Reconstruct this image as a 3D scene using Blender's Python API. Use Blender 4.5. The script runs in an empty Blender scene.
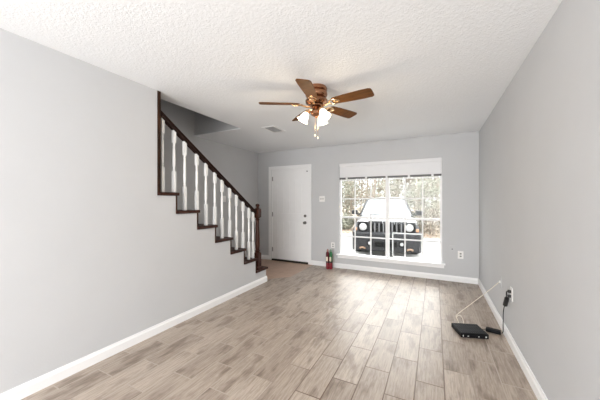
import bpy, bmesh, math, random
from mathutils import Vector, Matrix
PI = math.pi
R = math.radians
random.seed(7)
scn = bpy.context.scene
COL = scn.collection

# ------------------------------------------------------------------ camera
CAM_H = 1.33
F_PX = 267.0
YAW = R(26.775)
cd = bpy.data.cameras.new('camera')
cam = bpy.data.objects.new('camera', cd)
COL.objects.link(cam)
cam.location = (0, 0, CAM_H)
cam.rotation_euler = (R(90), 0, YAW)
cd.sensor_width = 36.0
cd.lens = F_PX / 600.0 * 36.0
cd.shift_y = 0.95 / 600.0
cd.clip_start = 0.05
cd.clip_end = 300
scn.camera = cam

# ------------------------------------------------------------------ view
scn.view_settings.view_transform = 'Standard'
scn.view_settings.look = 'None'
scn.view_settings.gamma = 1
scn.view_settings.use_curve_mapping = False
scn.view_settings.exposure = 0.1

# ------------------------------------------------------------------ world: bright overcast sky
w = bpy.data.worlds.new('overcast_sky')
scn.world = w
w.use_nodes = True
wn = w.node_tree
wn.nodes.clear()
wo = wn.nodes.new('ShaderNodeOutputWorld')
wb = wn.nodes.new('ShaderNodeBackground')
wb.inputs[0].default_value = (0.97, 0.985, 1.0, 1)
wb.inputs[1].default_value = 3.2
wn.links.new(wb.outputs[0], wo.inputs[0])
# overcast luminance: brighter overhead than at the horizon
wt = wn.nodes.new('ShaderNodeTexCoord'); wsx = wn.nodes.new('ShaderNodeSeparateXYZ'); wmr = wn.nodes.new('ShaderNodeMapRange')
wn.links.new(wt.outputs['Generated'], wsx.inputs[0]); wn.links.new(wsx.outputs[2], wmr.inputs[0])
wmr.inputs[1].default_value = 0.05; wmr.inputs[2].default_value = 0.7; wmr.inputs[3].default_value = 2.0; wmr.inputs[4].default_value = 5.5
wn.links.new(wmr.outputs[0], wb.inputs[1])

# area lights: added fill behind the camera, sky portal in the front window
def area(name, loc, rot, sx, sy, power, col=(1, 1, 1), spread=180):
    ld = bpy.data.lights.new(name, 'AREA')
    ld.shape = 'RECTANGLE'
    ld.size = sx
    ld.size_y = sy
    ld.energy = power
    ld.color = col
    ld.spread = R(spread)
    o = bpy.data.objects.new(name, ld)
    COL.objects.link(o)
    o.location = loc
    o.rotation_euler = rot
    return o
XR, XL, YB, XL2, H = 0.631, -2.49, 5.09, -3.66, 2.44
YR = -2.9
area('rear_fill_light', (-0.95, YR + 0.12, 1.25), (R(90), 0, 0), 2.6, 2.0, 190, (1.0, 1.0, 1.0))  # unseen lamp added to brighten the room from behind the camera
pl = area('front_window_portal', (-0.79, YB + 0.16, 1.165), (R(-90), 0, 0), 1.81, 1.80, 1.0)
pl.data.cycles.is_portal = True
# veiled sun behind thin cloud, in front of the house
sd = bpy.data.lights.new('veiled_sun', 'SUN'); sd.energy = 4.6; sd.angle = R(40); sd.color = (1.0, 0.98, 0.95)
so_ = bpy.data.objects.new('veiled_sun', sd); COL.objects.link(so_); so_.rotation_euler = (R(-58), 0, R(4)); so_.location = (0, 12, 9)

# ------------------------------------------------------------------ materials
def new_mat(name):
    m = bpy.data.materials.new(name)
    m.use_nodes = True
    nt = m.node_tree
    b = nt.nodes['Principled BSDF']
    return m, nt, b
def N(nt, t, **k):
    n = nt.nodes.new(t)
    for a, v in k.items():
        setattr(n, a, v)
    return n
def L(nt, a, b):
    nt.links.new(a, b)
def simple(name, col, rough=0.5, metal=0.0, noise=0.0, nscale=8.0, bump=0.0, bscale=60.0, spec=0.5, stretch=None, coat=0.0):
    m, nt, b = new_mat(name)
    b.inputs['Roughness'].default_value = rough
    b.inputs['Metallic'].default_value = metal
    b.inputs['Specular IOR Level'].default_value = spec
    b.inputs['Coat Weight'].default_value = coat
    tc = N(nt, 'ShaderNodeTexCoord')
    mp = N(nt, 'ShaderNodeMapping')
    if stretch:
        mp.inputs['Scale'].default_value = stretch
    L(nt, tc.outputs['Object'], mp.inputs[0])
    nz = N(nt, 'ShaderNodeTexNoise')
    nz.inputs['Scale'].default_value = nscale
    nz.inputs['Detail'].default_value = 4
    L(nt, mp.outputs[0], nz.inputs['Vector'])
    rp = N(nt, 'ShaderNodeValToRGB')
    rp.color_ramp.elements[0].position = 0.3
    rp.color_ramp.elements[1].position = 0.7
    rp.color_ramp.elements[0].color = tuple(c * (1 - noise) for c in col) + (1,)
    rp.color_ramp.elements[1].color = tuple(min(1, c * (1 + noise)) for c in col) + (1,)
    L(nt, nz.outputs['Fac'], rp.inputs[0])
    L(nt, rp.outputs[0], b.inputs['Base Color'])
    if bump:
        n2 = N(nt, 'ShaderNodeTexNoise')
        n2.inputs['Scale'].default_value = bscale
        n2.inputs['Detail'].default_value = 3
        L(nt, mp.outputs[0], n2.inputs['Vector'])
        bp = N(nt, 'ShaderNodeBump')
        bp.inputs['Strength'].default_value = bump
        bp.inputs['Distance'].default_value = 0.01
        L(nt, n2.outputs['Fac'], bp.inputs['Height'])
        L(nt, bp.outputs[0], b.inputs['Normal'])
    return m
def emit(name, col, strength):
    m, nt, b = new_mat(name)
    b.inputs['Base Color'].default_value = tuple(col) + (1,)
    b.inputs['Emission Color'].default_value = tuple(col) + (1,)
    b.inputs['Emission Strength'].default_value = strength
    return m

M = {}
M['wall'] = simple('grey_wall_paint', (0.570, 0.576, 0.586), 0.7, noise=0.012, nscale=3, bump=0.05, bscale=90, spec=0.3)
M['trim'] = simple('white_gloss_trim', (0.88, 0.88, 0.88), 0.35, noise=0.01)
M['door'] = simple('white_door_paint', (0.88, 0.88, 0.88), 0.4, noise=0.01)
M['winwhite'] = simple('white_window_vinyl', (0.86, 0.86, 0.86), 0.4, noise=0.01)
M['plastic'] = simple('white_plastic', (0.88, 0.87, 0.85), 0.35, noise=0.01)
M['slot'] = simple('dark_slot', (0.03, 0.03, 0.03), 0.6)
M['grey_plastic'] = simple('mid_grey_plastic', (0.2, 0.2, 0.2), 0.5)  # mid-grey toggles and sockets of the front wall plates
M['wood'] = simple('dark_stained_wood', (0.036, 0.010, 0.005), 0.5, spec=0.25, noise=0.55, nscale=9, bump=0.05, stretch=(9, 9, 1.2))
M['railwood'] = simple('espresso_rail_wood', (0.017, 0.006, 0.004), 0.55, spec=0.2, noise=0.5, nscale=9, stretch=(9, 1.5, 1.5))
M['wornwood'] = simple('worn_brown_edge_wood', (0.036, 0.015, 0.007), 0.55, spec=0.2, noise=0.75, nscale=5, stretch=(6, 6, 1.6))
M['white_paint'] = simple('white_baluster_paint', (0.86, 0.86, 0.85), 0.4, noise=0.01)
M['nickel'] = simple('dark_nickel', (0.16, 0.15, 0.14), 0.3, 1.0)
M['hinge'] = simple('satin_hinge_steel', (0.32, 0.31, 0.3), 0.35, 1.0)
M['bronze'] = simple('bronze_threshold', (0.02, 0.016, 0.013), 0.5)
M['copper'] = simple('antique_copper', (0.36, 0.18, 0.10), 0.22, 1.0, noise=0.45, nscale=6)
M['brass'] = simple('polished_brass', (0.78, 0.53, 0.30), 0.2, 1.0, noise=0.1)
M['bladewood'] = simple('walnut_fan_blade', (0.115, 0.043, 0.008), 0.6, spec=0.2, noise=0.35, nscale=5, stretch=(2, 14, 14))
M['black'] = simple('black_plastic', (0.007, 0.007, 0.008), 0.5, noise=0.2, spec=0.12)
M['rubber'] = simple('black_rubber_cord', (0.015, 0.015, 0.015), 0.5)
M['cream'] = simple('cream_cable', (0.80, 0.74, 0.62), 0.5)
M['led'] = simple('pale_led_lens', (0.75, 0.75, 0.72), 0.3)
M['blind'] = simple('white_blind_vinyl', (0.80, 0.80, 0.81), 0.45, noise=0.01)
M['blindrail'] = simple('grey_blind_rail', (0.13, 0.13, 0.13), 0.5)
M['red'] = simple('crimson_glass', (0.22, 0.008, 0.02), 0.4, noise=0.4, nscale=30)
M['darkred'] = simple('dark_red_cloth', (0.11, 0.01, 0.018), 0.7, noise=0.4, nscale=40)
M['green'] = simple('green_cloth', (0.02, 0.13, 0.045), 0.7, noise=0.4, nscale=40)
M['label'] = simple('cream_paper_label', (0.80, 0.72, 0.58), 0.6)
M['darkbelt'] = simple('dark_brown_belt', (0.03, 0.012, 0.012), 0.6)
M['bark'] = simple('pale_tree_bark', (0.52, 0.46, 0.40), 0.9, noise=0.35, nscale=6, bump=0.4, bscale=20)
M['bark2'] = simple('grey_tree_bark', (0.36, 0.31, 0.26), 0.9, noise=0.35, nscale=6, bump=0.4, bscale=20)
M['leaf_g'] = simple('yellow_green_leaves', (0.30, 0.33, 0.14), 0.7, noise=0.5, nscale=3)
M['leaf_b'] = simple('brown_autumn_leaves', (0.29, 0.25, 0.20), 0.8, noise=0.5, nscale=3)
M['leaf_p'] = simple('pale_olive_leaves', (0.28, 0.28, 0.22), 0.8, noise=0.4, nscale=3)
M['litter'] = simple('fallen_leaves', (0.50, 0.36, 0.26), 0.9, noise=0.5, nscale=2)
M['concrete'] = simple('pale_concrete_driveway', (0.40, 0.39, 0.37), 0.85, noise=0.08, nscale=2, bump=0.2)
M['soil'] = simple('leafy_woodland_soil', (0.42, 0.36, 0.29), 0.95, noise=0.35, nscale=1.5, bump=0.5, bscale=12)
M['carpaint'] = simple('charcoal_car_paint', (0.030, 0.031, 0.033), 0.3, noise=0.03, coat=0.3)
M['carhood'] = M['carpaint']
M['carplastic'] = simple('dark_grey_bumper_plastic', (0.022, 0.022, 0.024), 0.6, noise=0.15, spec=0.3)
M['cargrille'] = simple('black_grille_mesh', (0.004, 0.004, 0.004), 0.6, spec=0.15)
M['bargrey'] = simple('grey_grille_bar', (0.16, 0.16, 0.165), 0.3, coat=0.6)
M['chrome'] = simple('silver_reflector', (0.8, 0.8, 0.8), 0.15, 0.9)
M['lens'] = simple('clear_lamp_lens', (0.42, 0.42, 0.42), 0.12, 0.0, coat=1.0)
M['amber'] = simple('amber_lamp_lens', (0.50, 0.26, 0.14), 0.2, coat=1.0)
M['tan'] = simple('tan_tow_hook', (0.30, 0.19, 0.12), 0.5)
M['windscreen'] = simple('windscreen_painted_glare', (0.50, 0.51, 0.52), 0.08, noise=0.04, coat=1.0)  # opaque pale windscreen, its burnt-out glare put into the base colour
M['tyre'] = simple('tyre_rubber', (0.02, 0.02, 0.02), 0.8)
M['ext'] = simple('exterior_brick_paint', (0.6, 0.56, 0.5), 0.8, noise=0.1)

# popcorn / knockdown ceiling
def ceiling_mat():
    m, nt, b = new_mat('white_textured_ceiling')
    b.inputs['Roughness'].default_value = 0.9
    b.inputs['Specular IOR Level'].default_value = 0.15
    b.inputs['Base Color'].default_value = (0.875, 0.89, 0.905, 1)
    tc = N(nt, 'ShaderNodeTexCoord')
    n1 = N(nt, 'ShaderNodeTexNoise'); n1.inputs['Scale'].default_value = 58; n1.inputs['Detail'].default_value = 3; n1.inputs['Roughness'].default_value = 0.6
    v = N(nt, 'ShaderNodeTexVoronoi'); v.inputs['Scale'].default_value = 60
    L(nt, tc.outputs['Object'], n1.inputs['Vector'])
    L(nt, tc.outputs['Object'], v.inputs['Vector'])
    r = N(nt, 'ShaderNodeValToRGB'); r.color_ramp.elements[0].position = 0.42; r.color_ramp.elements[1].position = 0.62
    L(nt, n1.outputs['Fac'], r.inputs[0])
    ad = N(nt, 'ShaderNodeMath', operation='SUBTRACT')
    mu = N(nt, 'ShaderNodeMath', operation='MULTIPLY'); mu.inputs[1].default_value = 0.5
    L(nt, v.outputs['Distance'], mu.inputs[0])
    L(nt, r.outputs[0], ad.inputs[0]); L(nt, mu.outputs[0], ad.inputs[1])
    bp = N(nt, 'ShaderNodeBump'); bp.inputs['Strength'].default_value = 0.26; bp.inputs['Distance'].default_value = 0.006
    L(nt, ad.outputs[0], bp.inputs['Height']); L(nt, bp.outputs[0], b.inputs['Normal'])
    return m
M['ceiling'] = ceiling_mat()

# wood-look plank tile: rows 0.187 m wide, 0.495 m long, running towards the front window
def plank_mat():
    m, nt, b = new_mat('greige_wood_look_tile')
    tc = N(nt, 'ShaderNodeTexCoord')
    sp = N(nt, 'ShaderNodeSeparateXYZ'); L(nt, tc.outputs['Object'], sp.inputs[0])
    ay = N(nt, 'ShaderNodeMath', operation='ADD'); ay.inputs[1].default_value = 20.5 * 0.495 - 2.155
    ax = N(nt, 'ShaderNodeMath', operation='ADD'); ax.inputs[1].default_value = 41 * 0.187 - 0.062
    L(nt, sp.outputs[1], ay.inputs[0]); L(nt, sp.outputs[0], ax.inputs[0])
    cb = N(nt, 'ShaderNodeCombineXYZ'); L(nt, ay.outputs[0], cb.inputs[0]); L(nt, ax.outputs[0], cb.inputs[1])
    br = N(nt, 'ShaderNodeTexBrick')
    br.offset = 0.5; br.offset_frequency = 2; br.squash = 1
    br.inputs['Scale'].default_value = 1
    br.inputs['Brick Width'].default_value = 0.495
    br.inputs['Row Height'].default_value = 0.187
    br.inputs['Mortar Size'].default_value = 0.0042
    br.inputs['Mortar Smooth'].default_value = 0.05
    br.inputs['Bias'].default_value = 0
    br.inputs['Color1'].default_value = (0, 0, 0, 1)
    br.inputs['Color2'].default_value = (1, 1, 1, 1)
    br.inputs['Mortar'].default_value = (0.5, 0.5, 0.5, 1)
    L(nt, cb.outputs[0], br.inputs['Vector'])
    # per-plank offset for the grain
    off = N(nt, 'ShaderNodeVectorMath', operation='SCALE'); off.inputs['Scale'].default_value = 7.3
    L(nt, br.outputs['Color'], off.inputs[0])
    av = N(nt, 'ShaderNodeVectorMath', operation='ADD'); L(nt, cb.outputs[0], av.inputs[0]); L(nt, off.outputs[0], av.inputs[1])
    mp = N(nt, 'ShaderNodeMapping'); mp.inputs['Scale'].default_value = (4.0, 50, 1); L(nt, av.outputs[0], mp.inputs[0])
    g = N(nt, 'ShaderNodeTexNoise'); g.inputs['Scale'].default_value = 1.6; g.inputs['Detail'].default_value = 6; g.inputs['Roughness'].default_value = 0.65; g.inputs['Distortion'].default_value = 0.6
    L(nt, mp.outputs[0], g.inputs['Vector'])
    mp2 = N(nt, 'ShaderNodeMapping'); mp2.inputs['Scale'].default_value = (3.0, 9, 1); L(nt, av.outputs[0], mp2.inputs[0])
    g2 = N(nt, 'ShaderNodeTexNoise'); g2.inputs['Scale'].default_value = 1.0; g2.inputs['Detail'].default_value = 4; g2.inputs['Roughness'].default_value = 0.6
    L(nt, mp2.outputs[0], g2.inputs['Vector'])
    # base tone per plank
    rp = N(nt, 'ShaderNodeValToRGB')
    e = rp.color_ramp.elements
    e[0].position = 0.0; e[0].color = (0.385, 0.318, 0.264, 1)
    e[1].position = 1.0; e[1].color = (0.495, 0.42, 0.355, 1)
    L(nt, br.outputs['Color'], rp.inputs[0])
    # fine grain darkening
    r1 = N(nt, 'ShaderNodeValToRGB'); r1.color_ramp.elements[0].position = 0.33; r1.color_ramp.elements[1].position = 0.60
    r1.color_ramp.elements[0].color = (0.66, 0.635, 0.61, 1); r1.color_ramp.elements[1].color = (1.03, 1.03, 1.03, 1)
    L(nt, g.outputs['Fac'], r1.inputs[0])
    m1 = N(nt, 'ShaderNodeMixRGB', blend_type='MULTIPLY'); m1.inputs[0].default_value = 1
    L(nt, rp.outputs[0], m1.inputs[1]); L(nt, r1.outputs[0], m1.inputs[2])
    # cloudy dark patches
    r2 = N(nt, 'ShaderNodeValToRGB'); r2.color_ramp.elements[0].position = 0.36; r2.color_ramp.elements[1].position = 0.50
    r2.color_ramp.elements[0].color = (0.54, 0.50, 0.47, 1); r2.color_ramp.elements[1].color = (1, 1, 1, 1)
    L(nt, g2.outputs['Fac'], r2.inputs[0])
    m2 = N(nt, 'ShaderNodeMixRGB', blend_type='MULTIPLY'); m2.inputs[0].default_value = 0.8
    L(nt, m1.outputs[0], m2.inputs[1]); L(nt, r2.outputs[0], m2.inputs[2])
    # grout
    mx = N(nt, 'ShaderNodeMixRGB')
    # grout tone by x: glare painted pale at both sides, dark middle band
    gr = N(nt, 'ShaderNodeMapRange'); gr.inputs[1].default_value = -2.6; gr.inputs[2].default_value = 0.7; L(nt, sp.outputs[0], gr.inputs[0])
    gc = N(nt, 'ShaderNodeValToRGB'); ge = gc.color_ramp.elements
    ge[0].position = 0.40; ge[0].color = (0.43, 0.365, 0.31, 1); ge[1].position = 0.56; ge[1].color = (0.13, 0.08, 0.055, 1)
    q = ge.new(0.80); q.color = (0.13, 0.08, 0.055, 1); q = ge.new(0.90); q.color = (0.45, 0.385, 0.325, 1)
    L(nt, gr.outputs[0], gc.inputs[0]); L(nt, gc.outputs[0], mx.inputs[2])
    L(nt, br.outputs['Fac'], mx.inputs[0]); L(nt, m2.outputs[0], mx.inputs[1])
    L(nt, mx.outputs[0], b.inputs['Base Color'])
    b.inputs['Roughness'].default_value = 0.40
    b.inputs['Specular IOR Level'].default_value = 0.5
    inv = N(nt, 'ShaderNodeMath', operation='SUBTRACT'); inv.inputs[0].default_value = 1; L(nt, br.outputs['Fac'], inv.inputs[1])
    gg = N(nt, 'ShaderNodeMath', operation='MULTIPLY'); gg.inputs[1].default_value = 0.12; L(nt, g.outputs['Fac'], gg.inputs[0])
    sm = N(nt, 'ShaderNodeMath', operation='ADD'); L(nt, inv.outputs[0], sm.inputs[0]); L(nt, gg.outputs[0], sm.inputs[1])
    bp = N(nt, 'ShaderNodeBump'); bp.inputs['Strength'].default_value = 0.5; bp.inputs['Distance'].default_value = 0.003
    L(nt, sm.outputs[0], bp.inputs['Height']); L(nt, bp.outputs[0], b.inputs['Normal'])
    return m
M['plank'] = plank_mat()
def entry_mat():
    m, nt, b = new_mat('terracotta_beige_entry_tile')
    tc = N(nt, 'ShaderNodeTexCoord')
    mp = N(nt, 'ShaderNodeMapping'); mp.inputs['Location'].default_value = (10, 10, 0); L(nt, tc.outputs['Object'], mp.inputs[0])
    br = N(nt, 'ShaderNodeTexBrick'); br.offset = 0
    br.inputs['Scale'].default_value = 1; br.inputs['Brick Width'].default_value = 0.31; br.inputs['Row Height'].default_value = 0.31
    br.inputs['Mortar Size'].default_value = 0.003
    br.inputs['Color1'].default_value = (0.46, 0.31, 0.225, 1); br.inputs['Color2'].default_value = (0.52, 0.36, 0.27, 1); br.inputs['Mortar'].default_value = (0.34, 0.24, 0.18, 1)
    L(nt, mp.outputs[0], br.inputs['Vector'])
    nz = N(nt, 'ShaderNodeTexNoise'); nz.inputs['Scale'].default_value = 9; nz.inputs['Detail'].default_value = 5
    L(nt, tc.outputs['Object'], nz.inputs['Vector'])
    r = N(nt, 'ShaderNodeValToRGB'); r.color_ramp.elements[0].color = (0.8, 0.78, 0.76, 1); r.color_ramp.elements[1].color = (1.1, 1.1, 1.1, 1)
    L(nt, nz.outputs['Fac'], r.inputs[0])
    mm = N(nt, 'ShaderNodeMixRGB', blend_type='MULTIPLY'); mm.inputs[0].default_value = 1
    L(nt, br.outputs['Color'], mm.inputs[1]); L(nt, r.outputs[0], mm.inputs[2])
    L(nt, mm.outputs[0], b.inputs['Base Color']); b.inputs['Roughness'].default_value = 0.4
    return m
M['entry'] = entry_mat()
def glass_mat():
    m, nt, b = new_mat('clear_window_glass')
    out = nt.nodes['Material Output']
    nt.nodes.remove(b)
    t = N(nt, 'ShaderNodeBsdfTransparent'); t.inputs[0].default_value = (0.97, 0.98, 0.98, 1)
    g = N(nt, 'ShaderNodeBsdfGlossy'); g.inputs['Roughness'].default_value = 0.03
    fr = N(nt, 'ShaderNodeFresnel'); fr.inputs[0].default_value = 1.45
    mx = N(nt, 'ShaderNodeMixShader')
    fm = N(nt, 'ShaderNodeMath', operation='MULTIPLY'); fm.inputs[1].default_value = 0.25; L(nt, fr.outputs[0], fm.inputs[0])
    L(nt, fm.outputs[0], mx.inputs[0]); L(nt, t.outputs[0], mx.inputs[1]); L(nt, g.outputs[0], mx.inputs[2]); L(nt, mx.outputs[0], out.inputs[0])
    return m
M['glass'] = glass_mat()
M['shade'] = emit('frosted_lit_glass', (1.0, 0.93, 0.80), 3.0)

# ------------------------------------------------------------------ helpers
def frame(o):
    m = Matrix.Identity(4)
    while o is not None:
        m = Matrix.LocRotScale(o.location, o.rotation_euler, o.scale) @ m
        o = o.parent
    return m
def obj(name, bm, mat, parent=None, smooth=False, local=False, kind=None, label=None):
    if parent is not None and not local:
        bm.transform(frame(parent).inverted())
    bmesh.ops.recalc_face_normals(bm, faces=bm.faces[:])
    me = bpy.data.meshes.new(name)
    bm.to_mesh(me); bm.free()
    me.materials.append(mat)
    if smooth:
        for p in me.polygons: p.use_smooth = True
        try: me.set_sharp_from_angle(angle=R(38))
        except Exception: pass
    o = bpy.data.objects.new(name, me)
    COL.objects.link(o)
    if parent is not None: o.parent = parent
    if kind: o['kind'] = kind
    if label: o['label'] = label
    return o
def tag(o, label, cat, group=None):
    o['label'] = label; o['category'] = cat
    if group: o['group'] = group
    return o
def thing(name, label, cat, loc=(0, 0, 0), rotz=0, group=None):
    o = bpy.data.objects.new(name, None); COL.objects.link(o)
    o.location = loc; o.rotation_euler = (0, 0, rotz); o.empty_display_size = 0.1
    return tag(o, label, cat, group)
def B(): return bmesh.new()
def box(bm, x0, x1, y0, y1, z0, z1, bev=0.0, rot=None, loc=None):
    t = bmesh.new()
    bmesh.ops.create_cube(t, size=1)
    for v in t.verts:
        v.co = Vector(((x0 + x1) / 2 + v.co.x * (x1 - x0), (y0 + y1) / 2 + v.co.y * (y1 - y0), (z0 + z1) / 2 + v.co.z * (z1 - z0)))
    if bev: bmesh.ops.bevel(t, geom=t.edges[:], offset=bev, segments=2, affect='EDGES', profile=0.5)
    if rot is not None: t.transform(rot)
    if loc is not None: t.transform(Matrix.Translation(loc))
    join(bm, t)
    return bm
def join(bm, t):
    me = bpy.data.meshes.new('tmp'); t.to_mesh(me); t.free(); bm.from_mesh(me); bpy.data.meshes.remove(me)
def lathe(bm, prof, cx=0, cy=0, cz=0, n=20, mat=None, square=None):
    """prof: list of (r, z)."""
    t = bmesh.new(); rings = []
    for r, z in prof:
        rings.append([t.verts.new((max(r, 1e-4) * math.cos(2 * PI * i / n), max(r, 1e-4) * math.sin(2 * PI * i / n), z)) for i in range(n)])
    for a, b in zip(rings, rings[1:]):
        for i in range(n): t.faces.new((a[i], a[(i + 1) % n], b[(i + 1) % n], b[i]))
    t.faces.new(rings[0][::-1]); t.faces.new(rings[-1])
    if mat is not None: t.transform(mat)
    t.transform(Matrix.Translation((cx, cy, cz)))
    join(bm, t); return bm
def prism(bm, pts, axis, a, b, bev=0.0):
    """extrude 2D outline; axis 'x': pts=(y,z); 'y': pts=(x,z); 'z': pts=(x,y)."""
    t = bmesh.new()
    def P(p, c):
        return {'x': (c, p[0], p[1]), 'y': (p[0], c, p[1]), 'z': (p[0], p[1], c)}[axis]
    f0 = [t.verts.new(P(p, a)) for p in pts]; f1 = [t.verts.new(P(p, b)) for p in pts]
    t.faces.new(f0); t.faces.new(f1[::-1])
    for i in range(len(pts)):
        j = (i + 1) % len(pts); t.faces.new((f0[i], f1[i], f1[j], f0[j]))
    if bev: bmesh.ops.bevel(t, geom=t.edges[:], offset=bev, segments=2, affect='EDGES', profile=0.5)
    join(bm, t); return bm
def tube(bm, pts, r, n=8, closed=False, r2=None):
    pts = [Vector(p) for p in pts]; t = bmesh.new(); rings = []
    up = Vector((0, 0, 1)); prev = None
    for i, p in enumerate(pts):
        d = (pts[min(i + 1, len(pts) - 1)] - pts[max(i - 1, 0)]).normalized()
        if prev is None:
            s = d.cross(up)
            if s.length < 1e-3: s = d.cross(Vector((1, 0, 0)))
        else:
            s = prev - d * prev.dot(d)
        s.normalize(); prev = s; u = s.cross(d)
        rr = r if r2 is None else r + (r2 - r) * i / (len(pts) - 1)
        rings.append([t.verts.new(p + (s * math.cos(2 * PI * k / n) + u * math.sin(2 * PI * k / n)) * rr) for k in range(n)])
    for a, b in zip(rings, rings[1:]):
        for k in range(n): t.faces.new((a[k], a[(k + 1) % n], b[(k + 1) % n], b[k]))
    t.faces.new(rings[0][::-1]); t.faces.new(rings[-1])
    join(bm, t); return bm
def spline(ctrl, m=8):
    c = [Vector(p) for p in ctrl]; c = [c[0]] + c + [c[-1]]; out = []
    for i in range(1, len(c) - 2):
        for k in range(m):
            s = k / m; p0, p1, p2, p3 = c[i - 1:i + 3]
            out.append(0.5 * ((2 * p1) + (p2 - p0) * s + (2 * p0 - 5 * p1 + 4 * p2 - p3) * s * s + (3 * p1 - p0 - 3 * p2 + p3) * s ** 3))
    out.append(c[-2]); return out
def struct(name, bm, mat, parent=None, smooth=False):
    return obj(name, bm, mat, parent, smooth, kind='structure')

# ------------------------------------------------------------------ floor and ceiling
RISE, RUN = 0.197, 0.287
Z0 = 0.042                        # the bottom step is a little higher
def tz(n): return RISE * n + Z0
YN0 = 3.687                       # first riser
XI = -2.66                        # stair side of the left wall
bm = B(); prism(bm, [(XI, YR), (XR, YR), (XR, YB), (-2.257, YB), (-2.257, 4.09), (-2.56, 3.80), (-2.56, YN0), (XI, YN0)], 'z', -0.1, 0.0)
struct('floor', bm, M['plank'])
bm = B(); prism(bm, [(-2.257, YB), (XL2, YB), (XL2, YN0), (-2.56, YN0), (-2.56, 3.80), (-2.257, 4.09)], 'z', -0.1, 0.0)
struct('floor', bm, M['entry'])
YH = 3.255
bm = B()
box(bm, XI, XR + 0.15, YR - 0.15, YB + 0.15, H, H + 0.28)
box(bm, XL2 - 0.15, XI, YH, YB + 0.15, H, H + 0.012)
struct('ceiling', bm, M['ceiling'])
# upper storey walls that close the stairwell
bm = B()
box(bm, XI, XI + 0.12, -1.9, YH + 0.12, H + 0.28, 5.0)
box(bm, XL2, XI, YH, YH + 0.12, H + 0.012, 5.0)
box(bm, XL2, XI, -1.9, -1.78, 0, 5.0)
struct('wall_upper', bm, M['wall'])
bm = B(); box(bm, XL2 - 0.15, XI + 0.12, -1.9, YH + 0.12, 5.0, 5.1)
struct('ceiling', bm, M['ceiling'])

# ------------------------------------------------------------------ walls
YP = 1.75
pts = [(YR, 0), (YN0, 0)]
for k in range(7):
    y = YN0 - RUN * k
    pts.append((y, tz(k + 1) - 0.035))
    ny = YN0 - RUN * (k + 1)
    if k < 6: pts.append((ny, tz(k + 1) - 0.035))
pts += [(YP, tz(7) - 0.035), (YP, H), (YR, H)]
bm = B(); prism(bm, pts, 'x', XI, XL)
struct('wall_left', bm, M['wall'])
bm = B(); box(bm, XL2 - 0.15, XL2, -1.9, YB, 0, 5.0)
struct('wall_stair', bm, M['wall'])
bm = B(); box(bm, XR, XR + 0.15, YR, YB, 0, H)
struct('wall_right', bm, M['wall'])
# front wall with door and window openings
WX0, WX1, WZ0, WZ1 = -1.70, 0.112, 0.262, 2.068
DX0, DX1, DZ = -3.285, -2.362, 2.03
bm = B()
box(bm, XL2 - 0.15, DX0, YB, YB + 0.15, 0, H)
box(bm, DX0, DX1, YB, YB + 0.15, DZ, H)
box(bm, DX1, WX0, YB, YB + 0.15, 0, H)
box(bm, WX0, WX1, YB, YB + 0.15, 0, WZ0)
box(bm, WX0, WX1, YB, YB + 0.15, WZ1, H)
box(bm, WX1, XR + 0.15, YB, YB + 0.15, 0, H)
struct('wall_front', bm, M['wall'])
# unseen rear wall; its wide opening is added to hold the fill light
bm = B()
box(bm, XI, -2.35, YR - 0.15, YR, 0, H)
box(bm, 0.45, XR + 0.15, YR - 0.15, YR, 0, H)
box(bm, -2.35, 0.45, YR - 0.15, YR, 2.15, H)
box(bm, -2.35, 0.45, YR - 0.15, YR, 0, 0.05)
struct('wall_rear', bm, M['wall'])
bm = B()
for x in (-2.35, -0.98, 0.40):
    box(bm, x, x + 0.05, YR - 0.10, YR - 0.05, 0.05, 2.15)
box(bm, -2.30, 0.40, YR - 0.10, YR - 0.05, 2.10, 2.15); box(bm, -2.30, 0.40, YR - 0.10, YR - 0.05, 0.05, 0.10)
w2 = struct('added_rear_window', bm, M['winwhite'])  # frame of the added opening around the fill light

# ------------------------------------------------------------------ baseboards (profiled)
BH, BT = 0.092, 0.016
def bprof(s):   # profile across (offset from wall, z)
    return [(0, 0), (s * BT, 0), (s * BT, BH * 0.72), (s * BT * 0.6, BH * 0.86), (s * BT * 0.45, BH), (0, BH)]
bm = B(); prism(bm, [(XL + a, z) for a, z in bprof(1)], 'y', YR, YN0 + BT)
prism(bm, [(YN0 + a, z) for a, z in bprof(1)], 'x', XI, XL)
struct('baseboard_left', bm, M['trim'])
bm = B(); prism(bm, [(XR + a, z) for a, z in bprof(-1)], 'y', YR, YB)
struct('baseboard_right', bm, M['trim'])
bm = B(); prism(bm, [(YB + a, z) for a, z in bprof(-1)], 'x', -2.300, XR - BT)
struct('baseboard_front', bm, M['trim'])
bm = B(); prism(bm, [(YB + a, z) for a, z in bprof(-1)], 'x', XL2, -3.36)
prism(bm, [(XL2 + a, z) for a, z in bprof(1)], 'y', YN0 + 0.05, YB - BT)
struct('baseboard_entry', bm, M['trim'])

# dark stained casing at the end of the full-height wall
bm = B(); box(bm, XI - 0.005, XL + 0.008, YP, YP + 0.035, tz(7), H, 0.003)
struct('trim_1', bm, M['wornwood'])

# ------------------------------------------------------------------ front door
door = bpy.data.objects.new('door_1', None); COL.objects.link(door); door.location = ((DX0 + DX1) / 2, YB, 0); door['kind'] = 'structure'
bm = B()
for x0, x1 in ((-3.357, -3.290), (-2.368, -2.302)):
    box(bm, x0, x1, YB - 0.018, YB, 0, 2.03, 0.004)
box(bm, -3.357, -2.302, YB - 0.018, YB, 2.03, 2.10, 0.004)
box(bm, DX0, -3.270, YB, YB + 0.12, 0, 2.02); box(bm, -2.376, DX1, YB, YB + 0.12, 0, 2.02); box(bm, DX0, DX1, YB, YB + 0.12, 2.012, DZ)
obj('door_frame', bm, M['trim'], door, kind='structure')
SX0, SX1, SZ0, SZ1 = -3.269, -2.377, 0.035, 2.010
ys = YB + 0.012
bm = B(); box(bm, SX0, SX1, ys + 0.008, ys + 0.045, SZ0, SZ1)
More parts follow.
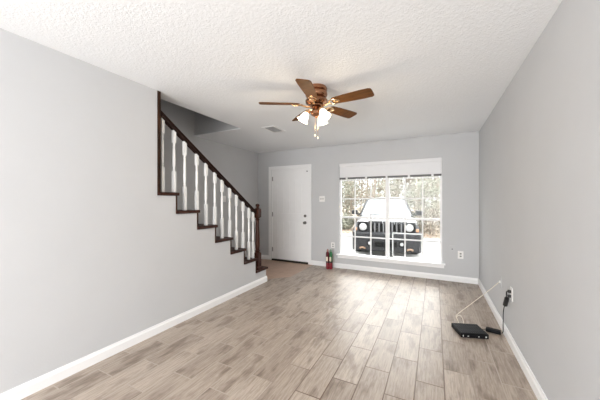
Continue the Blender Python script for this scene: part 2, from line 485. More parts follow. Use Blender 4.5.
# stiles and rails stand 8 mm proud, arched upper and lower panels filled with four boards each
px0, px1 = SX0 + 0.13, SX1 - 0.13
def archtop(zc, rise):
    return [(px0 + (px1 - px0) * i / 16.0, zc + rise * math.sin(PI * i / 16.0)) for i in range(17)]
box(bm, SX0, px0, ys, ys + 0.009, SZ0, SZ1, 0.003); box(bm, px1, SX1, ys, ys + 0.009, SZ0, SZ1, 0.003)
box(bm, px0, px1, ys, ys + 0.009, SZ0, 0.25, 0.003)
top = archtop(1.70, 0.14); prism(bm, top + [(px1, SZ1), (px0, SZ1)], 'y', ys, ys + 0.009, 0.002)
mid = archtop(0.84, 0.06); prism(bm, mid + [(px1, 1.06), (px0, 1.06)], 'y', ys, ys + 0.009, 0.002)
def boards(z0, zc, rise):
    n = 4; g = 0.020; wd = (px1 - px0 - 2 * 0.02) / n
    for i in range(n):
        a = px0 + 0.02 + i * wd + g / 2; b = a + wd - g
        t = [(a + (b - a) * k / 4, zc - 0.022 + rise * math.sin(PI * (a + (b - a) * k / 4 - px0) / (px1 - px0))) for k in range(5)]
        prism(bm, [(a, z0)] + t + [(b, z0)], 'y', ys + 0.001, ys + 0.009, 0.003)
boards(1.08, 1.70, 0.14); boards(0.27, 0.84, 0.06)
slab = obj('door_slab', bm, M['door'], door, kind='structure')
bm = B()
rx = Matrix.Rotation(R(90), 4, 'X')
lathe(bm, [(0.0, -0.002), (0.032, 0), (0.032, 0.008), (0.012, 0.012), (0.011, 0.035), (0.024, 0.042), (0.028, 0.055), (0.022, 0.068), (0.0, 0.072)], -2.452, ys, 0.868, 20, rx)
obj('door_knob', bm, M['nickel'], door, True)
bm = B(); lathe(bm, [(0.0, 0), (0.030, 0), (0.028, 0.012), (0.014, 0.016), (0.012, 0.03), (0.0, 0.031)], -2.452, ys, 1.012, 20, rx)
obj('deadbolt', bm, M['nickel'], door, True)
for z in (0.245, 1.03, 1.825):
    bm = B(); lathe(bm, [(0.007, -0.05), (0.007, 0.05)], -3.272, ys - 0.006, z, 10); box(bm, -3.272, -3.255, ys - 0.003, ys + 0.001, z - 0.045, z + 0.045)
    obj('hinge', bm, M['hinge'], door)
bm = B(); lathe(bm, [(0, 0), (0.012, 0), (0.012, 0.012), (0, 0.014)], -2.404, ys, 1.958, 12, rx)
obj('door_viewer', bm, M['bronze'], door, label='small dark round stop near the top corner')
bm = B(); box(bm, DX0 + 0.012, DX1 - 0.012, YB - 0.02, YB + 0.14, 0.0, 0.033, 0.002)
obj('threshold', bm, M['bronze'], door)

# ------------------------------------------------------------------ front window
win = bpy.data.objects.new('window_1', None); COL.objects.link(win); win.location = ((WX0 + WX1) / 2, YB, WZ0); win['kind'] = 'structure'
wy0, wy1 = YB + 0.045, YB + 0.10
bm = B(); fw = 0.030
box(bm, WX0, WX0 + fw, wy0, wy1, WZ0, WZ1); box(bm, WX1 - fw, WX1, wy0, wy1, WZ0, WZ1)
box(bm, WX0 + fw, WX1 - fw, wy0, wy1, WZ0, WZ0 + 0.025); box(bm, WX0 + fw, WX1 - fw, wy0, wy1, WZ1 - 0.03, WZ1)
box(bm, -0.815, -0.750, wy0 - 0.006, wy1, WZ0 + 0.025, WZ1 - 0.03)
for a, b in ((WX0 + fw, -0.815), (-0.750, WX1 - fw)):
    box(bm, a, b, wy0 + 0.006, wy1 - 0.006, 0.990, 1.024)
obj('window_frame', bm, M['winwhite'], win, kind='structure')
bm = B()
for x in (-1.394, -1.088, -0.479, -0.190):
    box(bm, x - 0.011, x + 0.011, wy0 + 0.014, wy0 + 0.030, WZ0 + 0.025, WZ1 - 0.03)
for a, b in ((WX0 + fw, -0.815), (-0.750, WX1 - fw)):
    for z in (0.630, 1.372, 1.74):
        box(bm, a, b, wy0 + 0.015, wy0 + 0.029, z - 0.011, z + 0.011)
obj('muntins', bm, M['winwhite'], win, kind='structure')
bm = B(); box(bm, WX0 + fw, -0.815, wy0 + 0.032, wy0 + 0.036, WZ0 + 0.025, WZ1 - 0.03); box(bm, -0.750, WX1 - fw, wy0 + 0.032, wy0 + 0.036, WZ0 + 0.025, WZ1 - 0.03)
obj('glass', bm, M['glass'], win, kind='structure')
bm = B()    # thin half-height frame outside the lower right sash
sa, sb, sc_, sd = -0.705, -0.190, 0.292, 0.745
for q in ((sa, sa + 0.018, sc_, sd), (sb - 0.018, sb, sc_, sd)): box(bm, q[0], q[1], wy1 + 0.004, wy1 + 0.018, q[2], q[3])
box(bm, sa, sb, wy1 + 0.004, wy1 + 0.018, sd - 0.018, sd); box(bm, sa, sb, wy1 + 0.004, wy1 + 0.018, sc_, sc_ + 0.018)
obj('half_frame', bm, M['winwhite'], win, kind='structure')
bm = B(); box(bm, -1.745, 0.160, YB - 0.055, YB + 0.045, WZ0 - 0.004, WZ0 + 0.020, 0.006)
box(bm, -1.725, 0.142, YB - 0.018, YB, WZ0 - 0.060, WZ0 - 0.004, 0.004)
obj('window_sill', bm, M['trim'], win, kind='structure')

# raised blind
bl = thing('window_blind', 'white blind drawn up to the top of the wide front window', 'blind', ((WX0 + WX1) / 2, YB + 0.02, WZ1))
by0, by1 = YB + 0.002, YB + 0.040
bx0, bx1 = WX0 + 0.006, WX1 - 0.006
bm = B(); box(bm, bx0, bx1, by0, by1, WZ1 - 0.065, WZ1 - 0.002, 0.003); obj('headrail', bm, M['blind'], bl)
bm = B(); z = WZ1 - 0.067; i = 0
while z > 1.795:
    d = 0.0012 * (i % 2); box(bm, bx0 + 0.004, bx1 - 0.004, by0 + 0.003 + d, by1 - 0.003 - d, z - 0.006, z); z -= 0.006; i += 1
obj('slat_stack', bm, M['blind'], bl)
bm = B(); box(bm, bx0 + 0.004, bx1 - 0.004, by0 + 0.004, by1 - 0.004, z - 0.036, z - 0.001, 0.003); obj('bottom_rail', bm, M['blindrail'], bl, label='dark grey bottom rail')
for x in (-1.545, -1.165, -0.79, -0.41, -0.035):
    bm = B(); box(bm, x - 0.018, x + 0.018, by0 - 0.001, by0 + 0.003, z - 0.038, z + 0.02); obj('ladder_tape', bm, M['blind'], bl)

# ------------------------------------------------------------------ staircase
st = thing('staircase', 'flight of dark brown wooden treads climbing along the left wall', 'staircase', (-3.15, YN0, 0))
for k in range(13):
    n = k + 1; yr = YN0 - RUN * k; z = tz(n)
    xs = XL + 0.020 if n <= 7 else XI - 0.005
    x0 = XL2 + 0.002
    yb_ = yr - RUN
    if n == 7:
        # tread 7 stops at the tall wall end on the room side
        bm = B(); prism(bm, [(x0, yb_ - 0.001), (XI - 0.005, yb_ - 0.001), (XI - 0.005, YP + 0.0), (xs, YP + 0.0), (xs, yr + 0.033), (x0, yr + 0.033)], 'z', z - 0.034, z, 0.004)
    else:
        bm = B(); box(bm, x0, xs, yb_ + 0.0, yr + 0.033, z - 0.034, z, 0.004)
    obj('tread', bm, M['wood'], st)
    xs2 = XL + 0.008 if n <= 7 else XI - 0.005
    bm = B(); box(bm, x0, xs2, yr - 0.001, yr + 0.014, z - RISE + 0.001, z - 0.035)
    if k == 0:
        bm.clear(); box(bm, x0, XI - 0.003, yr - 0.001, yr + 0.014, 0.0, z - 0.035)
        obj('riser', bm, M['trim'], st, label='white bottom riser')
    else:
        obj('riser', bm, M['wornwood'], st)

rl = thing('stair_railing', 'stair railing with dark handrail, newel post and white turned balusters', 'railing', (-2.56, 3.44, RISE))
XB = -2.545
def ztop(y): return 2.278 - 0.664 * (y - 1.795)
RS = -0.664
# handrail: shaped section swept along the slope
def rail(y0, y1):
    bm = B(); t = bmesh.new()
    sec = [(-0.022, -0.062), (0.022, -0.062), (0.026, -0.045), (0.020, -0.034), (0.031, -0.022), (0.031, -0.010), (0.020, 0.0), (-0.020, 0.0), (-0.031, -0.010), (-0.031, -0.022), (-0.020, -0.034), (-0.026, -0.045)]
    a = [t.verts.new((XB + 0.005 + x, y0, ztop(y0) + z)) for x, z in sec]; b = [t.verts.new((XB + 0.005 + x, y1, ztop(y1) + z)) for x, z in sec]
    t.faces.new(a); t.faces.new(b[::-1])
    for i in range(len(sec)):
        j = (i + 1) % len(sec); t.faces.new((a[i], b[i], b[j], a[j]))
    join(bm, t); return bm
obj('handrail', rail(YP + 0.036, 3.45), M['railwood'], rl)
def sqloft(t, sects, x, y):
    """sects: list of (half, z, roundness) -> 16-gon rings morphing square <-> round"""
    rings = []
    for h, z, rd in sects:
        ring = []
        for i in range(16):
            a = 2 * PI * i / 16; ca, sa_ = math.cos(a), math.sin(a)
            q = 1 / max(abs(ca), abs(sa_)); rr = h * (rd + (1 - rd) * q)
            ring.append(t.verts.new((x + rr * ca, y + rr * sa_, z)))
        rings.append(ring)
    for a, b in zip(rings, rings[1:]):
        for i in range(16): t.faces.new((a[i], a[(i + 1) % 16], b[(i + 1) % 16], b[i]))
    t.faces.new(rings[0][::-1]); t.faces.new(rings[-1])
bal = [(1.845, 7), (1.985, 7), (2.125, 6), (2.298, 6), (2.440, 5), (2.590, 5), (2.722, 4), (2.872, 4), (3.012, 3), (3.160, 3), (3.300, 2), (3.36, 2)]
bal[-1] = (3.405, 2)
for i, (y, n) in enumerate(bal):
    z0 = tz(n); z1 = ztop(y) - 0.060; h = z1 - z0; s = 0.0165
    a = z0 + h * 0.34; b = z1 - h * 0.19
    S = [(s, z0, 0), (s, a, 0), (s * 0.70, a + 0.010, 1), (s * 0.62, a + 0.018, 1), (s * 0.90, a + 0.028, 1), (s * 0.62, a + 0.040, 1), (s * 0.92, a + 0.060, 1), (s * 1.0, a + 0.12, 1),
         (s * 0.88, b - 0.08, 1), (s * 0.62, b - 0.048, 1), (s * 0.90, b - 0.038, 1), (s * 0.62, b - 0.028, 1), (s * 0.85, b - 0.012, 1), (s * 0.6, b - 0.006, 1), (s, b, 0), (s, z1 + 0.010, 0)]
    bm = B(); sqloft(bm, S, XB, y); obj('baluster', bm, M['white_paint'], rl, True)
# newel post
yn = 3.500
TN = tz(1)
nw = B(); Q = 0.043
sqloft(nw, [(Q, TN, 0), (Q, TN + 0.26, 0), (Q * 0.70, TN + 0.275, 1), (Q * 0.95, TN + 0.295, 1), (Q * 0.62, TN + 0.315, 1), (Q * 0.80, TN + 0.345, 1),
            (Q * 0.88, TN + 0.42, 1), (Q * 0.82, TN + 0.52, 1), (Q * 0.62, TN + 0.74, 1), (Q * 0.55, TN + 0.78, 1), (Q * 0.85, TN + 0.794, 1), (Q * 0.6, TN + 0.806, 1), (Q * 0.9, TN + 0.822, 1),
            (Q, TN + 0.835, 0), (Q, TN + 0.965, 0), (Q * 0.6, TN + 0.978, 1), (Q * 0.42, TN + 0.988, 1), (Q * 0.5, TN + 0.995, 1), (Q * 0.72, TN + 1.008, 1), (Q * 0.76, TN + 1.024, 1), (Q * 0.62, TN + 1.040, 1), (Q * 0.15, TN + 1.050, 1)], XB + 0.02, yn)
npst = obj('newel_post', nw, M['wood'], rl, True)
bm = B(); box(bm, XB - 0.04, XB + 0.08, yn - 0.06, yn + 0.06, TN + 0.0005, TN + 0.05, 0.008); obj('newel_base', bm, M['wood'], npst)

# ------------------------------------------------------------------ ceiling fan
FX, FY = -1.035, 2.410
fan = thing('ceiling_fan', 'five-bladed walnut and copper ceiling fan with three lit glass shades', 'ceiling fan', (FX, FY, H))
bm = B(); lathe(bm, [(0.0, H), (0.098, H), (0.104, H - 0.012), (0.104, H - 0.030), (0.090, H - 0.040), (0.092, H - 0.046)], FX, FY, 0, 32); obj('canopy', bm, M['copper'], fan, True)
bm = B(); lathe(bm, [(0.090, H - 0.044), (0.104, H - 0.052), (0.108, H - 0.075), (0.100, H - 0.092), (0.086, H - 0.100), (0.098, H - 0.112), (0.110, H - 0.130), (0.105, H - 0.150), (0.080, H - 0.166), (0.060, H - 0.172)], FX, FY, 0, 32)
obj('motor_housing', bm, M['copper'], fan, True)
BZ = 2.272
bm = B(); lathe(bm, [(0.050, H - 0.170), (0.070, H - 0.176), (0.070, H - 0.188), (0.045, H - 0.192)], FX, FY, 0, 24); obj('flywheel', bm, M['copper'], fan, True)
for k in range(5):
    ang = R(-6.1 + 72 * k)
    Tm = Matrix.Translation((FX, FY, BZ)) @ Matrix.Rotation(ang, 4, 'Z') @ Matrix.Rotation(R(-12), 4, 'X')
    out = []
    r0, r1 = 0.165, 0.560; wa, wb_ = 0.050, 0.066
    top = [(r0, wa * 0.55), (r0 + 0.02, wa), (r0 + 0.12, wa + 0.008), (r1 - 0.10, wb_), (r1 - 0.025, wb_), (r1 - 0.006, wb_ - 0.010), (r1, wb_ - 0.028)]
    out = top + [(x, -y) for x, y in reversed(top)]
    bm = B(); prism(bm, out, 'z', 0.0, 0.007, 0.002); bm.transform(Tm)
    bl_ = obj('blade', bm, M['bladewood'], fan)
    # ornate blade iron: arm + open scroll loop under the blade
    bm = B(); Ti = Matrix.Translation((FX, FY, BZ)) @ Matrix.Rotation(ang, 4, 'Z') @ Matrix.Rotation(R(-12), 4, 'X')
    tube(bm, spline([(0.055, 0, -0.016), (0.09, 0, -0.022), (0.125, 0, -0.012), (0.15, 0, -0.006)], 4), 0.009, 8)
    for s in (1, -1):
        tube(bm, spline([(0.135, 0, -0.007), (0.155, 0.028 * s, -0.006), (0.195, 0.034 * s, -0.005), (0.225, 0.012 * s, -0.005), (0.235, 0, -0.005)], 4), 0.006, 6)
    box(bm, 0.19, 0.245, -0.012, 0.012, -0.006, -0.001, 0.001)
    bm.transform(Ti); obj('blade_iron', bm, M['brass'], fan, True)
# light kit
bm = B(); lathe(bm, [(0.045, H - 0.190), (0.050, H - 0.198), (0.034, H - 0.210), (0.040, H - 0.222), (0.058, H - 0.235), (0.056, H - 0.262), (0.038, H - 0.276), (0.016, H - 0.284), (0.010, H - 0.296), (0.0, H - 0.300)], FX, FY, 0, 24)
obj('light_fitter', bm, M['copper'], fan, True)
for k, a in enumerate((206.8, 86.8, 326.8)):
    a = R(a); Ta = Matrix.Translation((FX, FY, H - 0.225)) @ Matrix.Rotation(a, 4, 'Z')
    bm = B(); tube(bm, spline([(0.045, 0, 0), (0.065, 0, 0.010), (0.080, 0, 0.006), (0.086, 0, -0.008)], 4), 0.009, 8)
    Ts = Ta @ Matrix.Translation((0.084, 0, -0.004)) @ Matrix.Rotation(R(-30), 4, 'Y')
    lathe(bm, [(0.010, 0.004), (0.023, 0.0), (0.025, -0.022), (0.021, -0.026)], n=16, mat=Ts)
    bm.transform(Ta) if False else None
    t = B(); tube(t, spline([(0.045, 0, 0), (0.065, 0, 0.010), (0.080, 0, 0.006), (0.086, 0, -0.008)], 4), 0.009, 8); t.transform(Ta)
    bm.free(); bm = t; lathe(bm, [(0.010, 0.004), (0.023, 0.0), (0.025, -0.022), (0.021, -0.026)], n=16, mat=Ts)
    arm = obj('lamp_arm', bm, M['brass'], fan, True)
    t = bmesh.new(); n = 28; rings = []
    prof = [(0.021, -0.020), (0.025, -0.028), (0.033, -0.044), (0.039, -0.062), (0.043, -0.082), (0.050, -0.098), (0.058, -0.108)]
    prof2 = [(r - 0.003, z) for r, z in reversed(prof)]
    for r, z in prof + prof2:
        rings.append([t.verts.new(((r + (0.0025 * math.cos(7 * 2 * PI * i / n) if z < -0.09 else 0)) * math.cos(2 * PI * i / n), (r + (0.0025 * math.cos(7 * 2 * PI * i / n) if z < -0.09 else 0)) * math.sin(2 * PI * i / n), z)) for i in range(n)])
    for p, q in zip(rings, rings[1:]):
        for i in range(n): t.faces.new((p[i], p[(i + 1) % n], q[(i + 1) % n], q[i]))
    t.transform(Ts)
    obj('lamp_shade', t, M['shade'], fan, True, label='frosted bell shaped glass shade, lit')
    ld = bpy.data.lights.new('bulb', 'POINT'); ld.energy = 3.6; ld.color = (1.0, 0.80, 0.52); ld.shadow_soft_size = 0.05
    lo = bpy.data.objects.new('bulb', ld); COL.objects.link(lo); lo.parent = fan
    wp = Ts @ Vector((0, 0, -0.125)); lo.location = wp - Vector((FX, FY, H))
for dx, dy, zl, br_ in ((0.020, -0.012, 1.955, True), (-0.018, 0.010, 1.985, False)):
    bm = B(); tube(bm, [(FX + dx, FY + dy, H - 0.27), (FX + dx, FY + dy, zl)], 0.0016, 6)
    ch = obj('pull_chain', bm, M['brass'], fan)
    bm = B(); lathe(bm, [(0.002, 0.028), (0.006, 0.018), (0.007, 0.006), (0.004, 0.0)], FX + dx, FY + dy, zl - 0.022, 10); obj('chain_pull', bm, M['label'], ch, True)

# ------------------------------------------------------------------ ceiling vent
vt = thing('ceiling_vent', 'white metal air register on the ceiling near the stairs', 'vent', (-2.22, 3.50, H))
bm = B(); x0, x1, y0, y1 = -2.33, -2.11, 3.33, 3.67
for q in ((x0, x0 + 0.03, y0, y1), (x1 - 0.03, x1, y0, y1), (x0 + 0.03, x1 - 0.03, y0, y0 + 0.03), (x0 + 0.03, x1 - 0.03, y1 - 0.03, y1)):
    box(bm, q[0], q[1], q[2], q[3], H - 0.007, H - 0.0005)
obj('vent_frame', bm, M['trim'], vt)
bm = B(); box(bm, x0 + 0.03, x1 - 0.03, y0 + 0.03, y1 - 0.03, H - 0.003, H - 0.0005); obj('duct_opening', bm, simple('grey_duct', (0.5, 0.5, 0.5), 0.8), vt, label='dark duct opening')
bm = B()
for i in range(7):
    xx = x0 + 0.043 + i * 0.0225; box(bm, -0.009, 0.009, y0 + 0.03, y1 - 0.03, -0.0006, 0.0006, rot=Matrix.Rotation(R(40), 4, 'Y'), loc=(xx, 0, H - 0.009))
obj('louvres', bm, M['trim'], vt)

# ------------------------------------------------------------------ wall plates
def plate_front(name, x, z, wd, ht, label, cat, slots):
    t = thing(name, label, cat, (x, YB, z))
    bm = B(); box(bm, x - wd / 2, x + wd / 2, YB - 0.006, YB - 0.0003, z - ht / 2, z + ht / 2, 0.002); obj('cover_plate', bm, M['plastic'], t)
    for sx, sz, sw, sh, mt, nm, pr in slots:
        bm = B(); box(bm, x + sx - sw / 2, x + sx + sw / 2, YB - 0.006 - pr, YB - 0.0045, z + sz - sh / 2, z + sz + sh / 2, 0.0008); obj(nm, bm, M[mt], t)
    return t
plate_front('light_switch', -2.06, 1.372, 0.118, 0.118, 'double white light switch beside the front door', 'light switch',
            [(-0.023, 0, 0.012, 0.026, 'grey_plastic', 'toggle', 0.010), (0.023, 0, 0.012, 0.026, 'grey_plastic', 'toggle', 0.010)])
so = [(0, 0.021, 0.026, 0.024, 'grey_plastic', 'socket', 0.001), (0, -0.021, 0.026, 0.024, 'grey_plastic', 'socket', 0.001)]
plate_front('wall_outlet', -1.825, 0.440, 0.074, 0.116, 'white wall outlet between door and window, above holiday ornament', 'outlet', so)
plate_front('wall_outlet', 0.378, 0.445, 0.080, 0.124, 'white wall outlet below and right of the front window', 'outlet', so)
cj = thing('cable_jack', 'small wall-coloured coax plate right of the window sill', 'cable jack', (0.258, YB, 0.533))
bm = B(); box(bm, 0.222, 0.294, YB - 0.005, YB - 0.0003, 0.475, 0.591, 0.002); obj('cover_plate', bm, M['wall'], cj)
bm = B(); lathe(bm, [(0.0, 0), (0.009, 0), (0.008, 0.010), (0.0, 0.011)], 0.258, YB - 0.004, 0.533, 12, rx); obj('coax_port', bm, M['slot'], cj)
sw = thing('light_switch', 'white light switch on the stair-side wall behind the balusters', 'light switch', (XL2, 3.98, 1.368))
bm = B(); box(bm, XL2 + 0.0003, XL2 + 0.006, 3.94, 4.02, 1.31, 1.43, 0.002); obj('cover_plate', bm, M['plastic'], sw)
bm = B(); box(bm, XL2 + 0.005, XL2 + 0.014, 3.974, 3.986, 1.357, 1.380, 0.001); obj('toggle', bm, M['plastic'], sw)
po = thing('wall_outlet', 'white outlet on the right wall with a black plug in it', 'outlet', (XR, 3.055, 0.478))
bm = B(); box(bm, XR - 0.006, XR - 0.0003, 3.016, 3.094, 0.418, 0.538, 0.002); obj('cover_plate', bm, M['plastic'], po)
for dz in (0.022, -0.022):
    bm = B(); box(bm, XR - 0.007, XR - 0.005, 3.040, 3.070, 0.478 + dz - 0.012, 0.478 + dz + 0.012, 0.0006); obj('socket', bm, M['plastic'], po)
pj = thing('cable_jack', 'white jack plate on the right wall where the cream cable ends', 'cable jack', (XR, 3.51, 0.466))
bm = B(); box(bm, XR - 0.006, XR - 0.0003, 3.472, 3.548, 0.408, 0.524, 0.002); obj('cover_plate', bm, M['wall'], pj)
bm = B(); box(bm, XR - 0.016, XR - 0.005, 3.500, 3.520, 0.455, 0.477, 0.001); obj('jack_port', bm, M['plastic'], pj)

# ------------------------------------------------------------------ modem on the floor with its cables
RA = math.atan2(3.101 - 3.019, 0.458 - 0.218)
rt = thing('modem', 'black modem box lying on the plank floor by the right wall', 'modem', (0.310, 3.165, 0), RA)
hw, hd = 0.125, 0.112
bm = B(); box(bm, -hw, hw, -hd, hd, 0.004, 0.048, 0.004); obj('case', bm, M['black'], rt, local=True)
bm = B()
for i in range(13):
    x = -hw + 0.016 + i * (2 * hw - 0.032) / 12; box(bm, x - 0.003, x + 0.003, -hd + 0.012, hd - 0.012, 0.0475, 0.0525, 0.0012)
for y in (-0.04, 0.04): box(bm, -hw + 0.01, hw - 0.01, y - 0.003, y + 0.003, 0.0475, 0.0515)
obj('vent_ribs', bm, simple('dark_grey_vent_plastic', (0.05, 0.051, 0.053), 0.6, spec=0.2), rt, local=True, label='raised dark grey ventilation ribs')
for x, ww, hh in ((-0.105, 0.006, 0.016), (-0.060, 0.014, 0.006), (0.035, 0.010, 0.009), (0.100, 0.012, 0.012)):
    bm = B(); box(bm, x - ww / 2, x + ww / 2, -hd - 0.0012, -hd + 0.002, 0.022 - hh / 2, 0.022 + hh / 2); obj('indicator_light', bm, M['led'], rt, local=True)
for x in (-0.1, 0.1):
    for y in (-0.09, 0.09):
        bm = B(); lathe(bm, [(0.008, 0.0), (0.009, 0.005)], x, y, 0, 10); obj('rubber_foot', bm, M['rubber'], rt, local=True)
# power adapter brick + cord up to the outlet
ad = thing('power_adapter', 'black power adapter brick beside the modem with cord up to the outlet', 'power adapter', (0.525, 3.285, 0))
bm = B(); Rz = Matrix.Rotation(R(-12), 4, 'Z')
box(bm, -0.062, 0.062, -0.028, 0.028, 0.0, 0.036, 0.007, rot=Rz, loc=(0.528, 3.290, 0)); obj('brick', bm, M['black'], ad)
bm = B(); tube(bm, spline([(0.578, 3.275, 0.018), (0.600, 3.255, 0.030), (0.598, 3.230, 0.12), (0.592, 3.19, 0.25), (0.596, 3.165, 0.325), (0.600, 3.158, 0.345)], 8), 0.0038, 8)
obj('lower_cord', bm, M['rubber'], ad, True)
bm = B(); tube(bm, spline([(0.600, 3.160, 0.335), (0.603, 3.140, 0.375), (0.606, 3.118, 0.415)], 5), 0.019, 10); obj('cord_bundle', bm, M['rubber'], ad, True, label='knotted bundle of black cord')
bm = B(); tube(bm, spline([(0.606, 3.125, 0.40), (0.602, 3.115, 0.452), (0.600, 3.095, 0.482), (0.606, 3.065, 0.497), (0.618, 3.058, 0.500)], 7), 0.0055, 8)
tube(bm, spline([(0.606, 3.118, 0.41), (0.600, 3.100, 0.440), (0.602, 3.075, 0.452), (0.612, 3.058, 0.456)], 6), 0.005, 8)
obj('upper_cord', bm, M['rubber'], ad, True)
bm = B(); box(bm, XR - 0.032, XR - 0.0065, 3.043, 3.067, 0.487, 0.512, 0.003); box(bm, XR - 0.032, XR - 0.0065, 3.043, 3.067, 0.444, 0.468, 0.003); obj('plug', bm, M['rubber'], ad)
bm = B(); tube(bm, spline([(0.475, 3.30, 0.016), (0.455, 3.30, 0.012), (0.44, 3.285, 0.016), (0.410, 3.276, 0.020)], 6), 0.003, 6); obj('output_cord', bm, M['rubber'], ad, True)
# cream cable from the back of the modem to the jack
cb = B()
tube(cb, spline([(0.232, 3.266, 0.022), (0.222, 3.300, 0.05), (0.208, 3.34, 0.080), (0.225, 3.37, 0.100), (0.32, 3.403, 0.188), (0.42, 3.440, 0.278), (0.52, 3.476, 0.370), (0.600, 3.505, 0.448), (0.615, 3.509, 0.462)], 8), 0.0026, 8)
tube(cb, spline([(0.268, 3.278, 0.022), (0.270, 3.315, 0.06), (0.255, 3.335, 0.092), (0.230, 3.345, 0.096), (0.212, 3.34, 0.078)], 7), 0.0026, 8)
tag(obj('cable', cb, M['cream'], None, True), 'thin cream cable running from the modem up to the wall jack', 'cable')

# ------------------------------------------------------------------ holiday ornament on the floor below the outlet
def bottle(x, y, topm, name, label, hat):
    t = thing(name, label, 'ornament', (x, y, 0), 0, None)
    bm = B(); lathe(bm, [(0.0, 0.0), (0.0283, 0.0), (0.0311, 0.006), (0.0311, 0.115), (0.0292, 0.122)], x, y, 0, 20); obj('lower_body', bm, M['red'], t, True, label='crimson lower half')
    bm = B(); lathe(bm, [(0.0321, 0.120), (0.0335, 0.124), (0.0335, 0.146), (0.0321, 0.150)], x, y, 0, 20); obj('belt', bm, M['darkbelt'], t, True, label='dark band')
    bm = B(); lathe(bm, [(0.0311, 0.148), (0.0321, 0.152), (0.0330, 0.270), (0.0321, 0.300), (0.0245, 0.325), (0.0141, 0.340)], x, y, 0, 20); obj('upper_body', bm, topm, t, True)
    bm = B(); n = 10; tt = bmesh.new(); a0 = R(-90 - 42); a1 = R(-90 + 30); rr = []
    for z in (0.152, 0.238):
        rr.append([tt.verts.new((x + 0.0332 * math.cos(a0 + (a1 - a0) * i / n), y + 0.0332 * math.sin(a0 + (a1 - a0) * i / n), z)) for i in range(n + 1)])
        rr.append([tt.verts.new((x + 0.0316 * math.cos(a0 + (a1 - a0) * i / n), y + 0.0316 * math.sin(a0 + (a1 - a0) * i / n), z)) for i in range(n + 1)])
    for i in range(n):
        tt.faces.new((rr[0][i], rr[0][i + 1], rr[2][i + 1], rr[2][i])); tt.faces.new((rr[1][i], rr[1][i + 1], rr[3][i + 1], rr[3][i]))
    join(bm, tt); obj('label_panel', bm, M['label'], t, label='cream front panel')
    bm = B(); lathe(bm, [(0.0132, 0.326), (0.0151, 0.332), (0.0189, 0.350), (0.0179, 0.368), (0.0094, 0.382), (0.0, 0.386)], x, y, 0, 16); obj('cap', bm, hat, t, True)
    return t
pinkm = simple('dusty_pink_cap', (0.42, 0.22, 0.20), 0.6); greym = simple('grey_green_cap', (0.18, 0.28, 0.20), 0.6)
bottle(-1.880, 4.925, M['darkred'], 'holiday_ornament', 'red-topped holiday bottle ornament, left of the pair by the front wall', pinkm)
bottle(-1.816, 4.940, M['green'], 'holiday_ornament', 'green-topped holiday bottle ornament, right of the pair by the front wall', greym)

# ================================================================== OUTSIDE
GZ = -0.28
bm = B(); prism(bm, [(-14, YB + 0.15), (12, YB + 0.15), (12, 13.0), (-14, 13.0)], 'z', GZ - 0.2, GZ); struct('driveway', bm, M['concrete'])
bm = B(); n = 26
t = bmesh.new(); g = [[t.verts.new((-30 + 60 * i / n, 13.0 + 37 * j / n, GZ + (0 if j == 0 else 0.05 * math.sin(i * 1.7 + j) + 0.02 * j))) for i in range(n + 1)] for j in range(n + 1)]
for j in range(n):
    for i in range(n): t.faces.new((g[j][i], g[j][i + 1], g[j + 1][i + 1], g[j + 1][i]))
join(bm, t); struct('woodland_ground', bm, M['soil'])
# exterior wall foot below the floor
bm = B(); box(bm, XL2 - 0.15, XR + 0.15, YB + 0.0, YB + 0.15, GZ - 0.2, -0.0005); struct('wall_footing', bm, M['ext'])

# fallen leaves along the driveway edge
bm = B(); rnd = random.Random(3)
for i in range(2600):
    x = rnd.uniform(-16, 9); y = 12.7 + abs(rnd.gauss(0, 1.3)); a = rnd.uniform(0, PI); s = rnd.uniform(0.03, 0.07); z = GZ + 0.035 + rnd.random() * 0.05 + max(0, (y - 13) * 0.014)
    c, d = math.cos(a) * s, math.sin(a) * s; k = rnd.uniform(-0.03, 0.03)
    v = [bm.verts.new((x + c, y + d, z + k)), bm.verts.new((x - d, y + c, z)), bm.verts.new((x - c, y - d, z - k)), bm.verts.new((x + d, y - c, z))]
    bm.faces.new(v)
o = obj('fallen_leaves', bm, M['litter']); o['kind'] = 'stuff'; tag(o, 'brown fallen leaves along the far edge of the driveway', 'leaves')

# ------------------------------------------------------------------ the off-road car, seen head-on
ca = R(8.9)
CT = (-1.255, 7.93, GZ)
car = thing('car', 'dark grey seven-slot off-road car parked outside the window facing the house', 'car', CT, ca)
# local frame: -y is the front, +y the back, x across; rotation turns the front to the window
W2 = 0.93
def sect(y, w, zb, zt, wt, crown=0.02):
    """closed cross-section (x,z) list at y"""
    return [(-w, zb), (-w, zb + (zt - zb) * 0.72), (-w + 0.03, zb + (zt - zb) * 0.90), (-wt, zt), (-wt * 0.5, zt + crown), (wt * 0.5, zt + crown), (wt, zt), (w - 0.03, zb + (zt - zb) * 0.90), (w, zb + (zt - zb) * 0.72), (w, zb)]
def loft(bm, secs):
    rings = [[bm.verts.new((x, y, z)) for x, z in s] for y, s in secs]
    for a, b in zip(rings, rings[1:]):
        for i in range(len(a)): bm.faces.new((a[i], a[(i + 1) % len(a)], b[(i + 1) % len(a)], b[i]))
    bm.faces.new(rings[0]); bm.faces.new(rings[-1][::-1])
bm = B()
loft(bm, [(0.04, sect(0, 0.80, 0.62, 1.00, 0.66)), (0.12, sect(0, 0.86, 0.55, 1.03, 0.68)), (0.9, sect(0, 0.90, 0.45, 1.10, 0.72)), (1.25, sect(0, 0.91, 0.42, 1.13, 0.76)), (3.6, sect(0, 0.91, 0.42, 1.13, 0.80)), (4.30, sect(0, 0.88, 0.50, 1.10, 0.78))])
obj('body', bm, M['carpaint'], car, True, local=True)
